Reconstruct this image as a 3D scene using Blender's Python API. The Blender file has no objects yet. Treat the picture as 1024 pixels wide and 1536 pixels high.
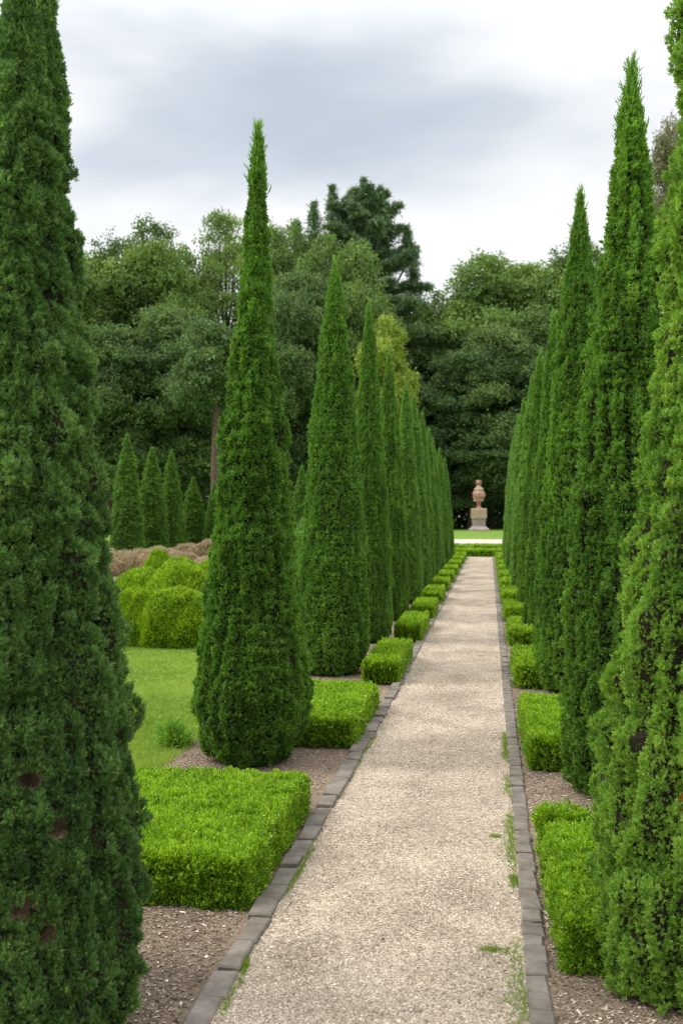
import bpy, math, random
import numpy as np

SC = bpy.context.scene
COL = SC.collection
R_ = math.radians
YAW = R_(8.38)
CS, SN = math.cos(YAW), math.sin(YAW)
CAMH = 2.0

# ------------------------------------------------------------------ helpers
def ground_z(y):
    y = np.asarray(y, dtype=float)
    return np.interp(y, [-50, 57, 60, 64, 65, 67, 69.2, 72, 400], [0, 0, .09, .40, .52, .80, .95, .97, .97])

def path_left(y):
    y = np.asarray(y, dtype=float)
    return -1.01 - .06 * np.clip((11 - y) / 7, 0, 1) + .004 * np.sin(y * 2.1)

def world_at(u, D):
    """ground position of a spot seen in direction u at depth D from the viewpoint"""
    xc = (u - 512) / 1500 * D
    return (-D * SN + xc * CS, D * CS + xc * SN)

def hash3(i, j, k, seed):
    n = (i * 374761393 + j * 668265263 + k * 2147483647 + seed * 144665) & 0xFFFFFFFF
    n = ((n ^ (n >> 13)) * 1274126177) & 0xFFFFFFFF
    n = n ^ (n >> 16)
    return (n & 0xFFFF).astype(np.float64) / 65535.0

def vnoise(x, y, z, seed=0):
    xi, yi, zi = np.floor(x).astype(np.int64), np.floor(y).astype(np.int64), np.floor(z).astype(np.int64)
    fx, fy, fz = x - xi, y - yi, z - zi
    fx, fy, fz = fx * fx * (3 - 2 * fx), fy * fy * (3 - 2 * fy), fz * fz * (3 - 2 * fz)
    out = 0
    for a in (0, 1):
        wa = fx if a else 1 - fx
        for b in (0, 1):
            wb = fy if b else 1 - fy
            for c in (0, 1):
                wc = fz if c else 1 - fz
                out = out + wa * wb * wc * hash3(xi + a, yi + b, zi + c, seed)
    return out * 2 - 1

def norm(v):
    return v / np.maximum(np.linalg.norm(v, axis=1, keepdims=True), 1e-9)

def build_mesh(name, parts, mats, smooth=False):
    """parts: list of (verts Nx3, faces MxK (K 3 or 4), material index, tint array or None)"""
    me = bpy.data.meshes.new(name)
    nv = sum(len(p[0]) for p in parts)
    V = np.concatenate([p[0] for p in parts]).astype(np.float32)
    me.vertices.add(nv)
    me.vertices.foreach_set('co', V.ravel())
    loops, tot, mi, tint = [], [], [], []
    off = 0
    for v, f, m, t in parts:
        f = np.asarray(f, dtype=np.int64)
        loops.append((f + off).ravel())
        tot.append(np.full(len(f), f.shape[1], dtype=np.int32))
        mi.append(np.full(len(f), m, dtype=np.int32))
        tint.append(np.full(len(v), .5) if t is None else np.asarray(t, dtype=float))
        off += len(v)
    loops = np.concatenate(loops).astype(np.int32)
    tot = np.concatenate(tot)
    me.loops.add(len(loops))
    me.loops.foreach_set('vertex_index', loops)
    me.polygons.add(len(tot))
    start = np.concatenate([[0], np.cumsum(tot)[:-1]]).astype(np.int32)
    me.polygons.foreach_set('loop_start', start)
    me.polygons.foreach_set('material_index', np.concatenate(mi))
    at = me.attributes.new('tint', 'FLOAT', 'POINT')
    at.data.foreach_set('value', np.concatenate(tint).astype(np.float32))
    for m in mats:
        me.materials.append(m)
    me.update(calc_edges=True)
    me.polygons.foreach_set('use_smooth', np.full(len(tot), bool(smooth)))
    me.validate()
    return me

def link(name, me, parent=None, loc=None):
    o = bpy.data.objects.new(name, me)
    COL.objects.link(o)
    if parent is not None:
        o.parent = parent
    if loc is not None:
        o.location = loc
    return o

def tag(o, label, cat, group=None, kind=None):
    if label: o['label'] = label
    if cat: o['category'] = cat
    if group: o['group'] = group
    if kind: o['kind'] = kind
    return o

def thing(name, label, cat, loc, rz=0, scale=(1, 1, 1), group=None):
    o = bpy.data.objects.new(name, None)
    COL.objects.link(o)
    o.location = loc
    o.rotation_euler = (0, 0, rz)
    o.scale = scale
    o.empty_display_size = .2
    return tag(o, label, cat, group)

# ------------------------------------------------------------------ materials
def new_mat(name):
    m = bpy.data.materials.new(name)
    m.use_nodes = True
    nt = m.node_tree
    for n in list(nt.nodes):
        nt.nodes.remove(n)
    out = nt.nodes.new('ShaderNodeOutputMaterial')
    b = nt.nodes.new('ShaderNodeBsdfPrincipled')
    nt.links.new(b.outputs[0], out.inputs[0])
    return m, nt, b, out

def N(nt, kind, **kw):
    n = nt.nodes.new(kind)
    for k, v in kw.items():
        setattr(n, k, v)
    return n

def ramp(nt, fac, stops, interp='LINEAR'):
    r = nt.nodes.new('ShaderNodeValToRGB')
    r.color_ramp.interpolation = interp
    e = r.color_ramp.elements
    while len(e) < len(stops):
        e.new(.5)
    for k, (p, c) in enumerate(stops):
        e[k].position = p
        e[k].color = (*c, 1)
    if fac is not None:
        nt.links.new(fac, r.inputs[0])
    return r

def foliage_mat(name, stops, transl=.38, rough=.42, trans_col=None):
    """colour per leaf comes from the leaf's own tint value"""
    m, nt, b, out = new_mat(name)
    a = N(nt, 'ShaderNodeAttribute', attribute_name='tint')
    r = ramp(nt, a.outputs['Fac'], stops)
    nt.links.new(r.outputs[0], b.inputs['Base Color'])
    b.inputs['Roughness'].default_value = rough
    b.inputs['Specular IOR Level'].default_value = .45
    t = N(nt, 'ShaderNodeBsdfTranslucent')
    hs = N(nt, 'ShaderNodeHueSaturation')
    hs.inputs['Hue'].default_value = .48
    hs.inputs['Saturation'].default_value = 1.1
    hs.inputs['Value'].default_value = 1.3
    nt.links.new(r.outputs[0], hs.inputs['Color'])
    nt.links.new(hs.outputs[0], t.inputs[0])
    mx = N(nt, 'ShaderNodeMixShader')
    mx.inputs[0].default_value = transl
    nt.links.new(b.outputs[0], mx.inputs[1])
    nt.links.new(t.outputs[0], mx.inputs[2])
    nt.links.new(mx.outputs[0], out.inputs[0])
    return m

def surf_mat(name, stops, scale=8, detail=6, rough=.9, bump=.3, bscale=40, bdist=.02, second=None, spec=.3, rough_fac=.6):
    m, nt, b, out = new_mat(name)
    tc = N(nt, 'ShaderNodeTexCoord')
    n1 = N(nt, 'ShaderNodeTexNoise')
    n1.inputs['Scale'].default_value = scale
    n1.inputs['Detail'].default_value = detail
    n1.inputs['Roughness'].default_value = rough_fac
    nt.links.new(tc.outputs['Object'], n1.inputs['Vector'])
    r = ramp(nt, n1.outputs['Fac'], stops)
    col = r.outputs[0]
    if second:
        sc2, stops2, mode, f = second
        n2 = N(nt, 'ShaderNodeTexNoise')
        n2.inputs['Scale'].default_value = sc2
        n2.inputs['Detail'].default_value = 4
        nt.links.new(tc.outputs['Object'], n2.inputs['Vector'])
        r2 = ramp(nt, n2.outputs['Fac'], stops2)
        mx = N(nt, 'ShaderNodeMixRGB', blend_type=mode)
        mx.inputs[0].default_value = f
        nt.links.new(col, mx.inputs[1]); nt.links.new(r2.outputs[0], mx.inputs[2])
        col = mx.outputs[0]
    nt.links.new(col, b.inputs['Base Color'])
    b.inputs['Roughness'].default_value = rough
    b.inputs['Specular IOR Level'].default_value = spec
    if bump:
        nb = N(nt, 'ShaderNodeTexNoise')
        nb.inputs['Scale'].default_value = bscale
        nb.inputs['Detail'].default_value = 6
        nt.links.new(tc.outputs['Object'], nb.inputs['Vector'])
        bp = N(nt, 'ShaderNodeBump')
        bp.inputs['Strength'].default_value = bump
        bp.inputs['Distance'].default_value = bdist
        nt.links.new(nb.outputs['Fac'], bp.inputs['Height'])
        nt.links.new(bp.outputs[0], b.inputs['Normal'])
    return m

M = {}
# cypress foliage: tint 0..0.8 = dark to fresh green, near 1 = dead brown / orange leaf
M['cyp_near'] = foliage_mat('cypress_foliage_deep_green', [(0, (.045, .110, .033)), (.35, (.118, .245, .066)), (.7, (.240, .420, .105)), (.86, (.36, .53, .16)), (.93, (.20, .14, .06)), (1, (.8, .22, .02))])
M['cyp_warm'] = foliage_mat('cypress_foliage_warm_green', [(0, (.060, .145, .028)), (.35, (.175, .355, .056)), (.7, (.34, .56, .092)), (.86, (.42, .62, .14)), (.93, (.22, .11, .04)), (1, (.8, .22, .02))])
M['cyp_mid'] = foliage_mat('cypress_foliage_green', [(0, (0.062, 0.150, 0.029)), (.4, (0.137, 0.299, 0.047)), (.75, (0.247, 0.468, 0.065)), (1, (0.364, 0.598, 0.104))])
M['cyp_far'] = foliage_mat('cypress_foliage_mid_green', [(0, (0.069, 0.156, 0.031)), (.5, (0.144, 0.300, 0.053)), (1, (0.250, 0.463, 0.081))])
M['box'] = foliage_mat('box_leaves', [(0, (0.047, 0.129, 0.009)), (.35, (0.146, 0.310, 0.018)), (.75, (0.284, 0.490, 0.032)), (1, (0.430, 0.619, 0.072))], transl=.4)
M['mound'] = foliage_mat('mound_leaves', [(0, (0.075, 0.175, 0.013)), (.45, (0.188, 0.362, 0.018)), (1, (0.413, 0.587, 0.031))], transl=.4)
M['dry'] = foliage_mat('dry_heather', [(0, (0.19, 0.155, 0.09)), (.5, (0.42, 0.345, 0.21)), (1, (0.60, 0.51, 0.33))], transl=.25)
M['grass'] = foliage_mat('grass_blades', [(0, (0.128, 0.232, 0.027)), (.5, (0.238, 0.370, 0.050)), (1, (0.391, 0.499, 0.117))], transl=.35)
M['leaf_green'] = foliage_mat('broad_leaves_green', [(0, (0.060, 0.120, 0.031)), (.5, (0.146, 0.253, 0.057)), (1, (0.279, 0.412, 0.083))], transl=.3, rough=.75)
M['leaf_dark'] = foliage_mat('broad_leaves_dark', [(0, (0.038, 0.080, 0.026)), (.5, (0.095, 0.174, 0.050)), (1, (0.190, 0.294, 0.075))], transl=.25, rough=.75)
M['leaf_yellow'] = foliage_mat('broad_leaves_yellow', [(0, (0.096, 0.170, 0.020)), (.5, (0.224, 0.340, 0.040)), (1, (0.416, 0.493, 0.096))], transl=.35)
M['leaf_brown'] = foliage_mat('russet_leaves', [(0, (0.072, 0.095, 0.034)), (.5, (0.168, 0.179, 0.076)), (1, (0.304, 0.273, 0.128))], transl=.25)
M['needle'] = foliage_mat('conifer_needles', [(0, (.045, .092, .040)), (.5, (.115, .205, .080)), (1, (.21, .32, .12))], transl=.15) #[(0, (0.026, 0.072, 0.038)), (.5, (0.066, 0.150, 0.072)), (1, (0.132, 0.240, 0.102))], transl=.12)
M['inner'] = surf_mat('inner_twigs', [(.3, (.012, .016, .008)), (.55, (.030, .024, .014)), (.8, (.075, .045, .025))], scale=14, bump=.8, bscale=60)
M['deadpatch'] = surf_mat('dead_inner_wood', [(.3, (.07, .042, .025)), (.55, (.24, .165, .105)), (.75, (.38, .27, .18))], scale=20, bump=.9, bscale=70)
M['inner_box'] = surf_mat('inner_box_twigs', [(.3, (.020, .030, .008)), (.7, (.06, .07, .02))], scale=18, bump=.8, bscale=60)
M['dryinner'] = surf_mat('dry_heather_inner', [(.3, (.12, .09, .06)), (.7, (.26, .20, .13))], scale=9, bump=.8)
M['bark'] = surf_mat('bark', [(.3, (.05, .035, .025)), (.7, (.16, .11, .08))], scale=6, bump=.9, bscale=18, bdist=.05)
M['kerb'] = surf_mat('kerb_stone', [(.28, (0.103, 0.088, 0.076)), (.5, (0.185, 0.160, 0.138)), (.75, (0.301, 0.265, 0.228))], scale=5, bump=.5, bscale=55, bdist=.006, rough_fac=.7,
                     second=(1.2, [(.4, (1, 1, 1)), (.66, (.80, .80, .70))], 'MULTIPLY', .7))
M['stone_cream'] = surf_mat('stone_cream', [(.3, (0.281, 0.203, 0.139)), (.7, (0.444, 0.343, 0.251))], scale=4, bump=.4)
M['stone_grey'] = surf_mat('stone_mauve_grey', [(.3, (0.240, 0.187, 0.178)), (.7, (0.384, 0.312, 0.289))], scale=4, bump=.4)
M['terracotta'] = surf_mat('terracotta', [(.35, (.22, .10, .075)), (.5, (.40, .22, .17)), (.65, (.58, .42, .35))], scale=5, bump=.6, bscale=12, bdist=.05)

def gravel_material(name, pale, dark, tuft=False):
    m, nt, b, out = new_mat(name)
    tc = N(nt, 'ShaderNodeTexCoord')
    vo = N(nt, 'ShaderNodeTexVoronoi')
    vo.inputs['Scale'].default_value = 130
    nt.links.new(tc.outputs['Object'], vo.inputs['Vector'])
    sep = N(nt, 'ShaderNodeSeparateColor')
    nt.links.new(vo.outputs['Color'], sep.inputs[0])
    r1 = ramp(nt, sep.outputs[0], [(0, dark), (.35, tuple(.5 * (a + b_) for a, b_ in zip(pale, dark))), (.75, pale), (1, tuple(min(1, c * 1.35) for c in pale))])
    n = N(nt, 'ShaderNodeTexNoise'); n.inputs['Scale'].default_value = 1.6; n.inputs['Detail'].default_value = 5
    nt.links.new(tc.outputs['Object'], n.inputs['Vector'])
    r2 = ramp(nt, n.outputs['Fac'], [(.32, (.60, .57, .54)), (.5, (.92, .90, .87)), (.68, (1.15, 1.12, 1.08))])
    mx = N(nt, 'ShaderNodeMixRGB', blend_type='MULTIPLY'); mx.inputs[0].default_value = .9
    nt.links.new(r1.outputs[0], mx.inputs[1]); nt.links.new(r2.outputs[0], mx.inputs[2])
    n3 = N(nt, 'ShaderNodeTexNoise'); n3.inputs['Scale'].default_value = 22; n3.inputs['Detail'].default_value = 3
    nt.links.new(tc.outputs['Object'], n3.inputs['Vector'])
    r3 = ramp(nt, n3.outputs['Fac'], [(.35, (.72, .69, .66)), (.6, (1.08, 1.06, 1.04))])
    mx2 = N(nt, 'ShaderNodeMixRGB', blend_type='MULTIPLY'); mx2.inputs[0].default_value = .8
    nt.links.new(mx.outputs[0], mx2.inputs[1]); nt.links.new(r3.outputs[0], mx2.inputs[2])
    nt.links.new(mx2.outputs[0], b.inputs['Base Color'])
    b.inputs['Roughness'].default_value = .9
    b.inputs['Specular IOR Level'].default_value = .25
    bp = N(nt, 'ShaderNodeBump'); bp.inputs['Strength'].default_value = .8; bp.inputs['Distance'].default_value = .008
    nt.links.new(vo.outputs['Distance'], bp.inputs['Height']); bp.invert = True
    nt.links.new(bp.outputs[0], b.inputs['Normal'])
    return m
M['gravel'] = gravel_material('gravel', (.55, .475, .385), (.19, .152, .12))
M['gravel_far'] = surf_mat('pale_gravel', [(.35, (0.508, 0.435, 0.368)), (.65, (0.640, 0.566, 0.488))], scale=3, bump=.1)
M['soil'] = surf_mat('mulch_soil', [(.30, (0.083, 0.061, 0.042)), (.48, (0.202, 0.158, 0.116)), (.66, (0.350, 0.285, 0.216))], scale=38, detail=8, rough_fac=.75, bump=.9, bscale=60, bdist=.02,
                     second=(1.1, [(.35, (.62, .58, .55)), (.6, (1.1, 1.05, 1))], 'MULTIPLY', .9))
M['lawn'] = surf_mat('lawn_ground', [(.3, (0.101, 0.197, 0.025)), (.55, (0.168, 0.287, 0.041)), (.75, (0.257, 0.377, 0.077))], scale=12, detail=8, rough_fac=.7, bump=.8, bscale=90, bdist=.02,
                     second=(.5, [(.35, (.82, .88, .75)), (.65, (1.15, 1.08, 1.1))], 'MULTIPLY', .8))

def pebble_mat(name, stops):
    m, nt, b, out = new_mat(name)
    a = N(nt, 'ShaderNodeAttribute', attribute_name='tint')
    r = ramp(nt, a.outputs['Fac'], stops)
    nt.links.new(r.outputs[0], b.inputs['Base Color'])
    b.inputs['Roughness'].default_value = .85
    b.inputs['Specular IOR Level'].default_value = .25
    return m
M['pebble'] = pebble_mat('gravel_stones', [(0, (.10, .076, .060)), (.3, (.27, .217, .168)), (.65, (.52, .445, .352)), (1, (.83, .74, .62))])
M['chip'] = pebble_mat('bark_chips', [(0, (.055, .038, .027)), (.4, (.19, .138, .102)), (.75, (.40, .32, .245)), (1, (.66, .57, .47))])

# ------------------------------------------------------------------ leaf sprigs
def make_templates(kind, seed, count=7):
    rng = np.random.default_rng(seed)
    out = []
    for _ in range(count):
        tris = []
        if kind == 'cyp':
            n = 7
            for k in range(n):
                t = .05 + .8 * (k + rng.random() * .7) / n
                ph = k * 2.4 + rng.random()
                an = R_(rng.uniform(25, 62)) * (1.1 - .5 * t)
                d = np.array([math.sin(an) * math.cos(ph), math.sin(an) * math.sin(ph), math.cos(an)])
                L = rng.uniform(.38, .60) * (1.1 - .35 * t)
                w = rng.uniform(.075, .115)
                side = np.cross(d, rng.normal(size=3)); side /= np.linalg.norm(side)
                p = np.array([0, 0, t * .75])
                tris.append([p - side * w * .5, p + side * w, p + d * L])
                tris.append([p + side * w + d * L * .15, p - side * w + d * L * .35, p + d * L * .9 + side * w * .8])
        elif kind == 'wisp':
            n = 12
            for k in range(n):
                t = k / n
                ph = k * 2.4 + rng.random()
                an = R_(rng.uniform(14, 32))
                d = np.array([math.sin(an) * math.cos(ph), math.sin(an) * math.sin(ph), math.cos(an)])
                L = rng.uniform(.22, .34)
                w = .030
                side = np.cross(d, rng.normal(size=3)); side /= np.linalg.norm(side)
                p = np.array([0, 0, t * .8])
                tris.append([p - side * w, p + side * w, p + d * L])
            tris.append([[-.012, 0, 0], [.012, 0, 0], [0, 0, .95]])
        elif kind == 'low':
            for k in range(5):
                ph = k * 2.4 + rng.random()
                an = R_(rng.uniform(15, 65))
                d = np.array([math.sin(an) * math.cos(ph), math.sin(an) * math.sin(ph), math.cos(an)])
                L = rng.uniform(.6, .95); w = rng.uniform(.12, .18)
                side = np.cross(d, rng.normal(size=3)); side /= np.linalg.norm(side)
                p = np.array([0, 0, rng.uniform(0, .35)])
                tris.append([p - side * w, p + side * w, p + d * L])
        elif kind == 'box':
            n = 7
            for k in range(n):
                t = (k + .3) / n
                ph = k * 2.2 + rng.random()
                an = R_(rng.uniform(30, 75)) * (1.15 - .6 * t)
                d = np.array([math.sin(an) * math.cos(ph), math.sin(an) * math.sin(ph), math.cos(an)])
                L = rng.uniform(.30, .42); w = rng.uniform(.085, .12)
                side = np.cross(d, rng.normal(size=3)); side /= np.linalg.norm(side)
                p = np.array([0, 0, t * .8])
                m = p + d * L * .5
                tris.append([p, m + side * w, p + d * L]); tris.append([p, p + d * L, m - side * w])
        elif kind == 'broad':
            n = 8
            for k in range(n):
                p = rng.normal(size=3) * .33
                d = rng.normal(size=3); d[2] -= .2; d /= np.linalg.norm(d)
                L = rng.uniform(.32, .55); w = rng.uniform(.13, .20)
                side = np.cross(d, rng.normal(size=3) + np.array([0, 0, 1.5])); side /= np.linalg.norm(side)
                m = p + d * L * .45
                tris.append([p, m + side * w, p + d * L]); tris.append([p, p + d * L, m - side * w])
        elif kind == 'needle':
            n = 8
            for k in range(n):
                ph = k * 2.4
                an = R_(rng.uniform(35, 85))
                d = np.array([math.sin(an) * math.cos(ph), math.sin(an) * math.sin(ph), math.cos(an)])
                L = rng.uniform(.45, .8); w = rng.uniform(.05, .09)
                side = np.cross(d, rng.normal(size=3)); side /= np.linalg.norm(side)
                p = rng.normal(size=3) * .15
                tris.append([p - side * w, p + side * w, p + d * L])
        elif kind == 'blade':
            n = 6
            for k in range(n):
                ph = rng.uniform(0, 6.28); an = R_(rng.uniform(3, 38))
                d = np.array([math.sin(an) * math.cos(ph), math.sin(an) * math.sin(ph), math.cos(an)])
                L = rng.uniform(.6, 1); w = rng.uniform(.03, .05)
                side = np.array([-math.sin(ph + rng.normal()), math.cos(ph + rng.normal()), 0])
                p = np.array([rng.normal() * .2, rng.normal() * .2, 0])
                tris.append([p - side * w, p + side * w, p + d * L])
        out.append(np.array(tris, dtype=np.float32))
    return out

TPL = {k: make_templates(k, 11 + i) for i, k in enumerate(['cyp', 'wisp', 'low', 'box', 'broad', 'needle', 'blade'])}

def scatter(kind, pos, axis, scale, tint, rng, tint_jit=.12):
    """return (verts, faces, tint) of sprigs set on pos, pointing along axis"""
    tpl = TPL[kind]
    n = len(pos)
    axis = norm(axis)
    rnd = norm(rng.normal(size=(n, 3)))
    bx = norm(np.cross(axis, rnd)); by = np.cross(axis, bx)
    which = rng.integers(0, len(tpl), n)
    V, T = [], []
    scale = np.broadcast_to(np.asarray(scale, dtype=float), (n,))
    for k, t in enumerate(tpl):
        idx = np.nonzero(which == k)[0]
        if not len(idx): continue
        tv = t.reshape(-1, 3)
        v = (tv[None, :, 0, None] * bx[idx][:, None] + tv[None, :, 1, None] * by[idx][:, None] + tv[None, :, 2, None] * axis[idx][:, None])
        v = v * scale[idx][:, None, None] + pos[idx][:, None]
        tt = tint[idx][:, None] + rng.uniform(-tint_jit, tint_jit, (len(idx), len(t)))
        tt = np.repeat(tt, 3, axis=1)
        # the tip of each leaf is fresher growth
        V.append(v.reshape(-1, 3)); T.append(tt.ravel())
    V = np.concatenate(V); T = np.concatenate(T)
    F = np.arange(len(V)).reshape(-1, 3)
    return V, F, T

# ------------------------------------------------------------------ cypress
PROF_A = ([0, .02, .067, .15, .254, .357, .46, .565, .668, .77, .876, .93, .97, 1], [.66, .84, 1.0, .96, .86, .74, .61, .485, .365, .265, .195, .14, .08, .015])
PROF_N = ([0, .02, .067, .15, .254, .357, .46, .565, .668, .77, .876, .93, .97, 1], [.84, .95, 1.0, .97, .88, .77, .655, .54, .42, .29, .16, .10, .055, .015])
PROF_R = ([0, .03, .08, .15, .25, .35, .5, .65, .8, .9, .96, 1], [.90, 1.0, 1.05, .95, .76, .61, .465, .37, .265, .15, .07, .01])
PROF_B = ([0, .02, .06, .2, .4, .6, .8, .92, .97, 1], [.74, .90, 1.0, .94, .79, .61, .385, .20, .10, .02])

class Column:
    def __init__(s, rng, H, R, prof, lobes, lw, ll, la, cx=0, cy=0, z0=.03, seed=1, fine=1.0, pits=()):
        s.H, s.R, s.prof, s.cx, s.cy, s.z0, s.seed, s.la, s.fine, s.pits = H, R, prof, cx, cy, z0, seed, la, fine, pits; s.face = None
        zs = rng.uniform(-.1, .97, lobes * 4) * H
        keep = rng.random(lobes * 4) < (.25 + np.interp(zs / H, *prof))
        zs = zs[keep][:lobes]
        s.lz = zs; n = len(zs)
        s.lt = rng.uniform(0, 2 * math.pi, n)
        sc = .55 + .45 * np.interp(zs / H, *prof)
        s.lw = lw * rng.uniform(.7, 1.3, n) * sc
        s.ll = ll * rng.uniform(.6, 1.4, n)
        s.lh = rng.uniform(.5, 1.0, n)
    def base(s, z):
        return s.R * np.interp(np.clip(z / s.H, 0, 1), *s.prof)
    def rad(s, th, z):
        b = s.base(z)
        amp = s.la * np.clip(b / (s.R * .5), .12, 1)
        h = np.zeros_like(b)
        bb = np.maximum(b, .03)
        for t, zc, w, l, hh in zip(s.lt, s.lz, s.lw, s.ll, s.lh):
            m = np.nonzero(np.abs(z - zc) < l)[0]
            if not len(m): continue
            v = (z[m] - zc) / l
            d = np.abs((th[m] - t + math.pi) % (2 * math.pi) - math.pi) * bb[m]
            ww = w * np.where(v > 0, 1 - .65 * v, 1 - .15 * v)
            q = 1 - (d / ww) ** 2 - v ** 2
            q = np.sqrt(np.clip(q, 0, 1)) * hh * (1 + .0 * v)
            h[m] = np.maximum(h[m], q)
        x, y = np.cos(th) * bb, np.sin(th) * bb
        f = (np.abs(vnoise(x * 9, y * 9, z * 6.5, s.seed)) - .3) * .10 + (np.abs(vnoise(x * 21, y * 21, z * 16, s.seed + 5)) - .3) * .065
        g = vnoise(x * 3, y * 3, z * 1.6, s.seed + 9) * .03
        r = b - amp * .75 + amp * h * 1.15 + (f * s.fine + g) * np.clip(b / (s.R * .45), .15, 1)
        for (pt, pz, pw, ph, dp) in s.pits:
            d = np.abs((th - pt + math.pi) % (2 * math.pi) - math.pi) * bb
            wob = 1 + .45 * vnoise(x * 14, y * 14, z * 14, 77)
            q = np.clip(1 - ((d / pw) ** 2 + ((z - pz) / ph) ** 2) * wob, 0, 1)
            r = r - dp * np.sqrt(q)
        return np.maximum(r, .008)
    def pitmask(s, th, z):
        bb = np.maximum(s.base(z), .03)
        m = np.zeros(len(z))
        for (pt, pz, pw, ph, dp) in s.pits:
            d = np.abs((th - pt + math.pi) % (2 * math.pi) - math.pi) * bb
            x, y = np.cos(th) * bb, np.sin(th) * bb
            wob = 1 + .45 * vnoise(x * 14, y * 14, z * 14, 77)
            m = np.maximum(m, np.clip(1 - ((d / pw) ** 2 + ((z - pz) / ph) ** 2) * wob, 0, 1))
        return m
    def sample(s, rng, n):
        z = rng.uniform(0, s.H, n * 4)
        keep = rng.random(n * 4) < (np.interp(z / s.H, *s.prof) * .97 + .05)
        z = z[keep][:n]; th = rng.uniform(0, 2 * math.pi, len(z))
        if s.face is not None:     # thinner cover on the far side
            off = np.abs((th - s.face + math.pi) % (2 * math.pi) - math.pi)
            k2 = (off < 1.95) | (rng.random(len(z)) < .4)
            th = th[k2]; z = z[k2]
        z = np.maximum(z, s.z0)
        r = s.rad(th, z)
        e = .012
        rt = s.rad(th + e / np.maximum(r, .05), z); rz = s.rad(th, z + e)
        er = np.stack([np.cos(th), np.sin(th), 0 * th], 1)
        et = np.stack([-np.sin(th), np.cos(th), 0 * th], 1)
        nrm = norm(er - et * ((rt - r) / e)[:, None].clip(-1.5, 1.5) - np.array([0, 0, 1]) * ((rz - r) / e)[:, None].clip(-1.2, 1.2))
        pos = np.stack([np.cos(th) * r + s.cx, np.sin(th) * r + s.cy, z], 1)
        return pos, nrm, th, z, r

def cypress_crown(name, seed, H, R, prof=PROF_A, n=40000, sprig=.05, lobes=150, lw=.11, ll=.38, la=.06, mat='cyp_near',
                  cols=(), kind='cyp', wisp=120, upw=.75, pits=(), hot=(), seg=(56, 130), tint0=.38, face=None, finek=1.0):
    rng = np.random.default_rng(seed)
    allc = [Column(rng, H, R, prof, lobes, lw, ll, la, seed=seed, pits=pits)]
    for (cx, cy, h2, r2) in cols:
        allc.append(Column(rng, h2, r2, prof, int(lobes * r2 / R * .6), lw, ll, la, cx, cy, seed=seed + 31))
    parts = []
    for c in allc: c.face = face; c.fine = finek
    for ci, c in enumerate(allc):
        nn = n if ci == 0 else int(n * (c.R / R) * (c.H / H))
        pos, nrm, th, z, r = c.sample(rng, nn)
        keep = np.ones(len(pos), bool)
        for o in allc:
            if o is c: continue
            dx, dy = pos[:, 0] - o.cx, pos[:, 1] - o.cy
            ro = o.base(pos[:, 2]) - .05
            keep &= ~((np.hypot(dx, dy) < ro) & (pos[:, 2] < o.H))
        pm = c.pitmask(th, z)
        keep &= rng.random(len(pos)) > np.clip(pm * 2.4, 0, .96)
        pos, nrm, th, z, r = pos[keep], nrm[keep], th[keep], z[keep], r[keep]
        m = len(pos)
        depth = rng.random(m) ** 2.4 * sprig * .9
        pos = pos - nrm * (depth + sprig * .35)[:, None]
        pos[:, 2] = np.maximum(pos[:, 2], .02)
        ax = nrm * .75 + np.array([0, 0, upw]) + rng.normal(size=(m, 3)) * .30
        tint = tint0 + .16 * vnoise(pos[:, 0] * 3, pos[:, 1] * 3, pos[:, 2] * 2.2, seed + 3) + .15 * vnoise(pos[:, 0] * 17, pos[:, 1] * 17, pos[:, 2] * 17, seed + 4) + rng.normal(size=m) * .13
        tint += .07 * (pos[:, 2] / H - .4)
        tint = np.clip(tint, .02, .82)
        if c.pits: tint = np.where((pm[keep] > .02) & (rng.random(m) < .35), .93, tint)
        for (hx, hy, hz, hr, hv) in hot:
            d = np.linalg.norm(pos - np.array([hx, hy, hz]), axis=1)
            tint = np.where(d < hr * (1 + .4 * rng.random(m)), hv, tint)
        sc = sprig * rng.uniform(.7, 1.25, m)
        V, F, T = scatter(kind, pos, ax, sc, tint, rng)
        V[:, 2] = np.maximum(V[:, 2], .008)
        parts.append((V, F, 0, T))
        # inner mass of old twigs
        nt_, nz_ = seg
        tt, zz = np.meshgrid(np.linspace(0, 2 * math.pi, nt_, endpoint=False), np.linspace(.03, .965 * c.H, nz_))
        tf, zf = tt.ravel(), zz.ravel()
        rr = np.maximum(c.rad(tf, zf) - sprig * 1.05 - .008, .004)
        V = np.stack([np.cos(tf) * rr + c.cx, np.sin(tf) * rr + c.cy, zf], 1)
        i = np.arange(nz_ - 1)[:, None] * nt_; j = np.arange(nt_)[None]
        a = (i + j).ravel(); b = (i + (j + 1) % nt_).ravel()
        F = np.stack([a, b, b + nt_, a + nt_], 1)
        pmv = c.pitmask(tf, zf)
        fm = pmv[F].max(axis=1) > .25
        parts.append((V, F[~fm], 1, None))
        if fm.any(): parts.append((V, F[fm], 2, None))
        # wispy leader shoots
        if wisp:
            k = wisp
            zz = c.H * (.90 + .11 * rng.random(k) ** .8)
            th = rng.uniform(0, 6.283, k)
            br = c.base(zz) * rng.uniform(.2, 1.0, k)
            pos = np.stack([np.cos(th) * br + c.cx, np.sin(th) * br + c.cy, zz - .03], 1)
            ax = np.stack([np.cos(th) * .33, np.sin(th) * .33, np.ones(k)], 1) + rng.normal(size=(k, 3)) * .12
            V, F, T = scatter('wisp', pos, ax, rng.uniform(.07, .15, k) * (1 if sprig < .08 else 1.2), np.full(k, .45), rng)
            parts.append((V, F, 0, T))
    return build_mesh(name, parts, [M[mat], M['inner'], M['deadpatch']])

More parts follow.
